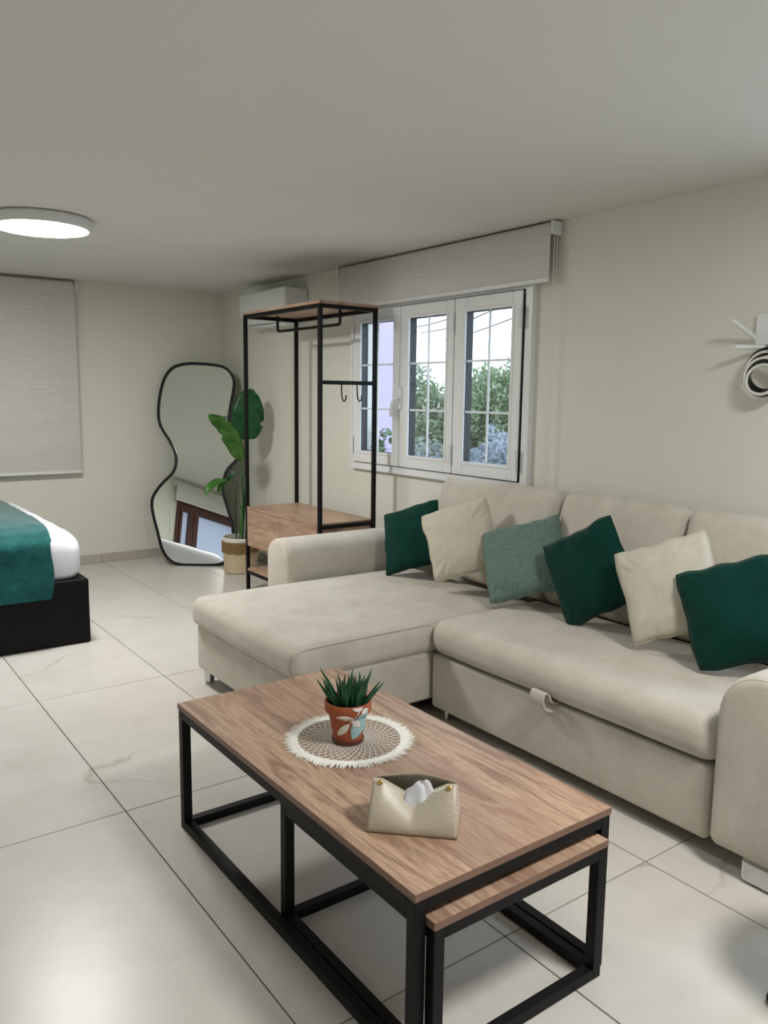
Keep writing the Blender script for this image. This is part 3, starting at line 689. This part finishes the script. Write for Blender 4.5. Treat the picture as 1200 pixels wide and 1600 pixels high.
# ================================================================== COFFEE TABLES
def tbl(name, label, x0, x1, y0, y1, zt, thick, tb, near_bottom, far_bottom):
    root = thing(name, ((x0+x1)/2, (y0+y1)/2, 0), label, 'table', 'nesting coffee tables')
    zb = zt-thick
    top = rb('tabletop', 'oak', root, x0+.0008, x1-.0008, y0+.0008, y1-.0008, zb, zt, .0006)
    b = MB(); q = .0009
    for (a, c, d, f) in ((x0, x0+q, y0, y1), (x1-q, x1, y0, y1), (x0+q, x1-q, y0, y0+q), (x0+q, x1-q, y1-q, y1)): b.box(a, c, d, f, zb+.0005, zt-.0007)
    b.build('edge_band', 'oak_edge', top)
    e = .002
    X0, X1, Y0, Y1 = x0+e, x1-e, y0+e, y1-e
    for (x, y) in ((X0, Y0), (X1-tb, Y0), (X0, Y1-tb), (X1-tb, Y1-tb)): rb('leg', 'black_metal', root, x, x+tb, y, y+tb, 0, zb, .002)
    for x in (X0, X1-tb):
        rb('long_rail', 'black_metal', root, x, x+tb, Y0+tb, Y1-tb, zb-tb, zb, .002)
        rb('floor_rail', 'black_metal', root, x, x+tb, Y0+tb, Y1-tb, 0.001, tb, .002)
    for y, low in ((Y0, near_bottom), (Y1-tb, far_bottom)):
        rb('end_rail', 'black_metal', root, X0+tb, X1-tb, y, y+tb, zb-tb, zb, .002)
        if low: rb('floor_rail', 'black_metal', root, X0+tb, X1-tb, y, y+tb, 0.001, tb, .002)
    return root
tbl('coffee_table', 'large wood-topped coffee table with black square-tube frame', .936, 1.548, 1.152, 2.386, .425, .018, .029, False, True)
tbl('nesting_table', 'smaller wood-topped table tucked beneath the large coffee table', .970, 1.514, 1.130, 1.775, .362, .018, .028, True, True)
for_o = None

# ------------------------------------------------------------------ round mat
ZT = .4252; MC = (1.238, 1.842)
mat_ = thing('table_mat', (MC[0], MC[1], ZT), 'round brown mat with white netting and fringe on coffee table', 'mat')
MB().lathe([(.150, 0), (.152, .0015), (.150, .003), (.01, .0032)], (MC[0], MC[1], ZT), 72).build('woven_disc', 'mat_base', mat_, smooth=30)
b = MB(); NS = 40
for sg in (1, -1):
    for k in range(NS):
        prev = None
        for q in range(21):
            r = .012+(.150-.012)*q/20; a = 2*math.pi*k/NS+sg*1.05*math.log(r/.012)*.62
            d = Vector((math.cos(a), math.sin(a), 0)); tn = Vector((-math.sin(a), math.cos(a), 0)); w = .0009*min(1, .35+r/.15)
            p = Vector((MC[0], MC[1], ZT+.0042))+d*r
            cur = (p-tn*w, p+tn*w)
            if prev: b.add([prev[0], prev[1], cur[1], cur[0]], [(0, 1, 2, 3)])
            prev = cur
nt = b.build('netting', 'cotton_white', mat_, kind='stuff')
nt.modifiers.new('thickness', 'SOLIDIFY').thickness = .001
MB().lathe([(.148, .001), (.149, .0046), (.158, .0054), (.168, .0046), (.170, .001)], (MC[0], MC[1], ZT), 90, False, False).build('border', 'cotton_white', mat_, smooth=40)
b = MB()
for k in range(300):
    a = 2*math.pi*k/300+random.uniform(-.006, .006); l = random.uniform(.016, .026); da = random.uniform(-.02, .02); w = .0022
    p0 = Vector((MC[0]+.167*math.cos(a), MC[1]+.167*math.sin(a), ZT+.0035)); p1 = Vector((MC[0]+(.167+l)*math.cos(a+da), MC[1]+(.167+l)*math.sin(a+da), ZT+random.uniform(.001, .005)))
    tn = Vector((-math.sin(a), math.cos(a), 0))*w; up = Vector((0, 0, .0022))
    b.add([p0-tn, p0+tn, p1+tn*.5, p1-tn*.5, p0+up, p1+up*.3], [(0, 1, 2, 3), (0, 4, 5, 3), (1, 2, 5, 4), (0, 1, 4), (3, 5, 2)])
b.build('fringe', 'cotton_white', mat_, kind='stuff')

# ------------------------------------------------------------------ succulent pot
ZP = ZT+.0055; PC = Vector((1.225, 1.83, ZP))
pot = thing('potted_succulent', PC, 'spiky succulent in terracotta pot painted with leaves on coffee table', 'plant')
MB().lathe([(.040, 0), (.0455, .002), (.047, .011), (.044, .012)], PC, 40).build('saucer', 'terracotta_dark', pot, smooth=40)
def pot_r(h): return .0415+(.0565-.0415)*h/.088 if h < .088 else .0665
body = MB().lathe([(.038, .0121), (.0415, .0125), (.0565, .090), (.0645, .092), (.0668, .096), (.0672, .120), (.0655, .123), (.0615, .122), (.060, .105)], PC, 48, True, False).build('pot', 'terracotta', pot, smooth=40)
MB().lathe([(.0605, .106), (.03, .110), (.004, .111)], PC, 30, False, True).build('soil', 'soil', pot, smooth=40)
tocam = math.atan2(-PC.y, -PC.x)
def surf(X, Yz, off=.0009):     # X, Yz: zoomed photo coordinates of the painted motif
    h = max(.014, min(.121, .0125+(1440-Yz)*.000176)); r = .0415+(.0565-.0415)*(h-.0125)/.0775 if h < .0905 else .0668
    s = max(-.97, min(.97, (X-535)*.000159/r)); ph = tocam+math.asin(s)
    return PC+Vector(((r+off)*math.cos(ph), (r+off)*math.sin(ph), h))
def painted(mat, A, B, w, off=.0009, bend=0):
    A, B = Vector(A), Vector(B); t_ = (B-A); nn = Vector((-t_.y, t_.x)).normalized()
    def pt(u, v):
        ww = w/2*math.sin(math.pi*min(1, max(0, u)))**.75; q = A+t_*u+nn*((v*2-1)*ww+bend*math.sin(math.pi*u)); return surf(q.x, q.y, off)
    o = MB().grid(pt, 14, 8).build('painted_leaf', mat, body, smooth=180); md = o.modifiers.new('thickness', 'SOLIDIFY'); md.thickness = .0005; md.offset = 0
painted('paint_blue', (870, 905), (612, 1402), 270)
for A, B, w in (((328, 985), (655, 1015), 100), ((362, 1332), (560, 1105), 120), ((606, 1050), (745, 1185), 120), ((598, 800), (790, 860), 120), ((768, 925), (885, 880), 85)):
    painted('paint_white', A, B, w, .0016)
for A, B in (((800, 780), (690, 960)), ((690, 955), (535, 1135))): painted('paint_white', A, B, 22, .0014)
rnd = random.Random(11)
for k in range(58):
    a = rnd.uniform(0, 2*math.pi); rr = rnd.uniform(.003, .044); out = rnd.uniform(.1, .85)*(rr/.044)+.08; L = rnd.uniform(.055, .1)
    d = Vector((math.cos(a), math.sin(a), 0)); p0 = PC+d*rr+Vector((0, 0, .104))
    p1 = p0+d*L*.45*out+Vector((0, 0, L*.5)); p2 = p0+d*L*(.75+.2*rnd.random())*out+Vector((0, 0, L*(1.0-.12*out)))+Vector((rnd.uniform(-.006, .006), rnd.uniform(-.006, .006), 0))
    P = smooth_path([p0, p1, p2], 4); n = len(P)
    MB().tube(P, [.0064*(1-(i/(n-1))**1.6)+.0004 for i in range(n)], 6).build('leaf', 'succulent', pot, smooth=60)

# ------------------------------------------------------------------ tissue holder
TA, TBv = Vector((.992, 1.402, ZT)), Vector((1.138, 1.258, ZT)); tu = (TBv-TA).normalized(); tv = Vector((-tu.y, tu.x, 0)); TL = (TBv-TA).length
th = thing('tissue_holder', TA+tu*TL/2+tv*.06, 'woven beige tissue holder with brass snaps on coffee table', 'tissue holder')
def T3(a, d, z): return TA+tu*a+tv*d+Vector((0, 0, z))
Ht, Dp = .098, .125
def panel(name, fn, mat, n=(16, 10)):
    b = MB(); nu, nv = n; b.grid(fn, nu, nv); o = b.build(name, mat, th, smooth=60)
    uv = o.data.uv_layers.new(name='UVMap'); vals = [(i/nu, j/nv) for i in range(nu+1) for j in range(nv+1)]
    for lp in o.data.loops: uv.data[lp.index].uv = vals[lp.vertex_index]
    md = o.modifiers.new('thickness', 'SOLIDIFY'); md.thickness = .003; md.offset = 0; return o
def dip(u): return .046*max(0, 1-abs(u-.5)/.40)
def front(u, v):
    top = Ht-dip(u); z = v*top; belly = .012*math.sin(math.pi*v)*math.sin(math.pi*u)
    return T3(TL*(u*(1-.06*v)+.03*v), v*v*Dp*.46*(1-.0*u)+.008*v-belly*.8+(.012*dip(u)/.046*v), z+.0025)
def back(u, v):
    z = v*Ht+.002*math.sin(math.pi*u); return T3(TL*(u*(1-.06*v)+.03*v), Dp-v*v*(Dp*.54-.012)*(1-.55*math.sin(math.pi*u)), z+.0025)
panel('front_panel', front, 'bagweave', (28, 14)); panel('back_panel', back, 'bagweave', (24, 12))
for s in (0, 1):
    def side(u, v, s=s):
        f, bk = Vector(front(s, v)), Vector(back(s, v)); q = f.lerp(bk, u); return q+tu*(.008 if s == 0 else -.008)*math.sin(math.pi*u)*math.sin(math.pi*v)
    panel('gusset', side, 'bagweave', (8, 12))
panel('base_panel', lambda u, v: T3(TL*u, Dp*v, .002), 'bag_inner', (4, 4))
for a in (.085, .915):
    p = Vector(front(a, .93)); nn = (-tv*.8+Vector((0, 0, .5))).normalized()
    b = MB(); q = Matrix.Translation(p+nn*.003) @ nn.to_track_quat('Z', 'Y').to_matrix().to_4x4()
    prof = [(.0015, .0036), (.0045, .0033), (.006, .0018), (.0065, -.0016)]; vs = []
    for (r, z) in prof: vs += [tuple(q @ Vector((r*math.cos(k*math.pi/8), r*math.sin(k*math.pi/8), z))) for k in range(16)]
    b.add(vs, [(i*16+k, i*16+(k+1) % 16, (i+1)*16+(k+1) % 16, (i+1)*16+k) for i in range(3) for k in range(16)]+[tuple(range(15, -1, -1))]); b.build('snap', 'brass', th, smooth=40)
def tis(u, v):
    a = 2*math.pi*u; r = .036*(1-v)**.6+.002+.006*math.sin(a*5+v*3)*(1-v)+.004*math.sin(a*3+1); sx = 1.15
    z = .042+.058*v+.006*math.sin(a*2+1)*(1-v*.5)+.008*noise.noise(Vector((math.cos(a)*2.2, math.sin(a)*2.2, v*3)))
    return T3(TL*.52+r*sx*math.cos(a)+.012*v, Dp*.52+r*.55*math.sin(a), z)
ti = MB().grid(tis, 40, 14).build('tissue', 'tissue_paper', base=T3(TL*.52, Dp*.5, .04), smooth=60)
ti['label'] = 'crumpled white tissue poking out of the woven holder'; ti['category'] = 'tissue'

# ================================================================== WALL HOOKS AND COILED CABLE
wh = thing('wall_hook_rack', (XW, 1.60, 1.69), 'white wall-mounted hook rack with folding pegs at right edge', 'hook rack')
MB().rbox(XW-.028, XW-.0005, 1.40, 1.775, 1.632, 1.755, .004, 2).build('back_plate', 'white_alu', wh, smooth=40)
for (p0, p1) in (((XW-.02, 1.772, 1.655), (3.005, 1.80, 1.722)), ((XW-.03, 1.735, 1.622), (3.005, 1.785, 1.620)), ((XW-.03, 1.60, 1.622), (3.005, 1.64, 1.620))):
    MB().tube([p0, p1], [.010, .009], 8).build('peg', 'white_alu', wh, smooth=50)
cb = thing('coiled_cable', (3.09, 1.70, 1.42), 'coil of black and white cable hanging from the wall hook rack', 'cable')
rnd = random.Random(5)
for i in range(7):
    R_ = (.082, .078, .084, .070, .066, .074, .062)[i]; blk = i in (0, 1, 4); cz = 1.530-R_*.0-(.0, .006, .012, .028, .03, .022, .036)[i]; ty = (.1, .25, .0, .5, .3, .4, .6)[i]
    path = [(3.095-.006*i+.3*R_*math.sin(a)*ty*.6, 1.695+R_*math.cos(a), cz+R_*math.sin(a)*(1-.12*ty)) for a in [2*math.pi*k/28 for k in range(28)]]
    MB().tube(path, .011 if blk else .006, 7, True).build('black_loop' if blk else 'white_loop', 'cable_black' if blk else 'cable_white', cb, smooth=60)

# ================================================================== STOOL AT THE RIGHT EDGE
SX, SY = 1.915, .735
st = thing('metal_stool', (SX, SY, 0), 'black metal stool just cut off by the right frame edge', 'stool')
for k in range(4):
    a = math.radians(45+90*k+12); p0 = (SX+.17*math.cos(a), SY+.17*math.sin(a), 0); p1 = (SX+.13*math.cos(a), SY+.13*math.sin(a), .43)
    lg = MB().tube([p0, p1], .011, 10).build('leg', 'black_metal', st, smooth=50)
    MB().lathe([(.012, 0), (.02, .006), (.022, .016), (.018, .028), (.011, .034)], p0, 14).build('ball_foot', 'black_metal', lg, smooth=50)
MB().lathe([(.15, .425), (.165, .43), (.17, .445), (.165, .462), (.15, .468), (.01, .47)], (SX, SY, 0), 40).build('seat', 'black_metal', st, smooth=40)
MB().tube([(SX+.145*math.cos(2*math.pi*k/28), SY+.145*math.sin(2*math.pi*k/28), .2) for k in range(28)], .007, 8, True).build('foot_ring', 'black_metal', st, smooth=50)

# ================================================================== OUTSIDE
MB().box(XW+.2, 30, -20, 30, -.3, -.2).build('garden_ground', 'outside_ground', kind='structure')
MB().box(XW+.2, XW+6.0, -6, 3.0, -.2, -.15).build('bounce_slab', 'skirting' if False else 'paint_white', kind='structure')  # pale slab added to bounce sky light up through the unseen window
MB().box(XL-30, XL-.2, -20, 30, -.3, -.2).build('yard_ground', 'outside_ground', kind='structure')
MB().box(XW+.2, 3.80, 5.02, 5.25, -.3, 3.2).build('wall_garden', 'lilac_render', kind='structure')
def shrub(name, label, c, rx, ry, rz, n, mats, seed, lsz=.05, group='shrubs outside the window'):
    root = thing(name, (c[0], c[1], -.2), label, 'shrub', group); rn = random.Random(seed)
    for q, mt in enumerate(mats):
        b = MB()
        for k in range(n//len(mats)):
            while True:
                d = Vector((rn.uniform(-1, 1), rn.uniform(-1, 1), rn.uniform(-1, 1)))
                if .05 < d.length < 1: break
            lump = .75+.35*noise.noise(d.normalized()*2.6+Vector((seed*3.1, 0, 0)))
            d = d.normalized()*(d.length**.55)*lump
            p = Vector((c[0]+d.x*rx, c[1]+d.y*ry, c[2]+d.z*rz))
            ax = Vector((rn.gauss(0, 1), rn.gauss(0, 1), rn.gauss(0, .6)+.5)).normalized(); sd = ax.cross(Vector((rn.gauss(0, 1), rn.gauss(0, 1), rn.gauss(0, 1)))).normalized()
            L = lsz*rn.uniform(.6, 1.3); w = L*.26
            b.add([p, p+ax*L*.5+sd*w, p+ax*L, p+ax*L*.5-sd*w], [(0, 1, 2, 3)])
        b.build('foliage', mt, root, kind='stuff')
    for k in range(4):
        a = k*1.7; MB().tube(smooth_path([(c[0]+.05*math.cos(a), c[1]+.05*math.sin(a), -.2), (c[0]+rx*.25*math.cos(a), c[1]+ry*.25*math.sin(a), c[2]-rz*.3), (c[0]+rx*.5*math.cos(a), c[1]+ry*.5*math.sin(a), c[2]+rz*.4)], 5), [.018-.0011*j for j in range(11)], 6).build('stem', 'bark', root, smooth=60)
shrub('garden_shrub', 'olive-green shrub outside, behind the middle window sash', (5.05, 6.55, .95), .7, .75, .95, 15000, ['shrub_green', 'shrub_olive', 'shrub_olive'], 3, .055)
shrub('garden_shrub', 'green shrub outside, behind the sash nearest the blind chain', (5.75, 5.75, .95), .85, .7, 1.0, 15000, ['shrub_green', 'shrub_olive', 'shrub_green'], 4, .06)
shrub('garden_shrub', 'low silver-grey shrub outside beneath the leafy green ones', (4.95, 5.0, .62), .6, .5, .62, 9000, ['shrub_silver'], 5, .05)
shrub('garden_shrub', 'low blue-grey shrub outside at the foot of the middle sash', (4.75, 5.85, .55), .45, .42, .62, 6000, ['shrub_silver', 'shrub_olive'], 6, .05)
shrub('garden_shrub', 'tall distant green shrub filling the gap between the nearer ones', (6.9, 7.0, .9), 1.0, .9, 1.0, 10000, ['shrub_green', 'shrub_olive', 'shrub_olive'], 8, .08)
# overhead bare branch
br = thing('bare_tree', (7.0, 3.6, -.2), 'thin bare twigs of a tree arching outside the top of the window', 'tree')
P = smooth_path([(7.0, 3.6, -.2), (6.95, 3.65, 1.0), (6.9, 3.8, 2.2), (6.6, 4.1, 2.9)], 6); MB().tube(P, [.07-.03*i/len(P) for i in range(len(P))], 10).build('trunk', 'bark', br, smooth=60)
for k, pts in enumerate([[(6.65, 4.1, 2.85), (5.9, 4.75, 2.5), (5.2, 5.3, 2.22), (4.95, 5.7, 2.05), (4.8, 6.0, 2.0)], [(6.7, 4.05, 2.8), (5.9, 5.1, 2.36), (5.3, 5.65, 2.05), (5.05, 5.95, 1.94)], [(5.9, 4.75, 2.5), (5.5, 5.05, 2.3), (5.42, 5.12, 2.12), (5.25, 5.2, 1.98)], [(6.3, 4.4, 2.68), (5.9, 5.9, 2.4), (5.2, 6.4, 2.12), (4.9, 6.75, 2.1)]]):
    P = smooth_path(pts, 6); MB().tube(P, [.009-.005*i/len(P) for i in range(len(P))], 5).build('twig', 'bark', br, smooth=60)
# pothos on the outer sill
po = thing('potted_pothos', (3.31, 4.52, .94), 'small trailing pothos on the outer sill behind the far sash', 'plant')
MB().lathe([(.04, 0), (.045, .003), (.055, .075), (.058, .08), (.052, .08), (.05, .06)], (3.31, 4.52, .9405), 28, True, True).build('pot', 'paint_white', po, smooth=40)
rn = random.Random(9)
for k in range(14):
    a = rn.uniform(0, 6.28); r = rn.uniform(.02, .075); h = rn.uniform(.10, .25); p = Vector((3.31+.6*r*math.cos(a), 4.52+1.3*r*math.sin(a), .94+h)); d = Vector((.5*math.cos(a), math.sin(a), rn.uniform(-.4, .4))).normalized()*rn.uniform(.055, .085)
    lf = leaf('leaf', 'pothos', po, [p, p+d*.5+Vector((0, 0, .006)), p+d], .026, (-.6, -.6, .5), lambda u: max(.03, math.sin(math.pi*min(1, (u*.96+.02))**.6)**.8), .15, 8, 4)
    MB().tube(smooth_path([(3.31, 4.52, 1.0), (3.31+.3*r*math.cos(a), 4.52+.6*r*math.sin(a), .98+h*.6), p], 4), .0018, 5).build('stem', 'pothos', po, smooth=60)
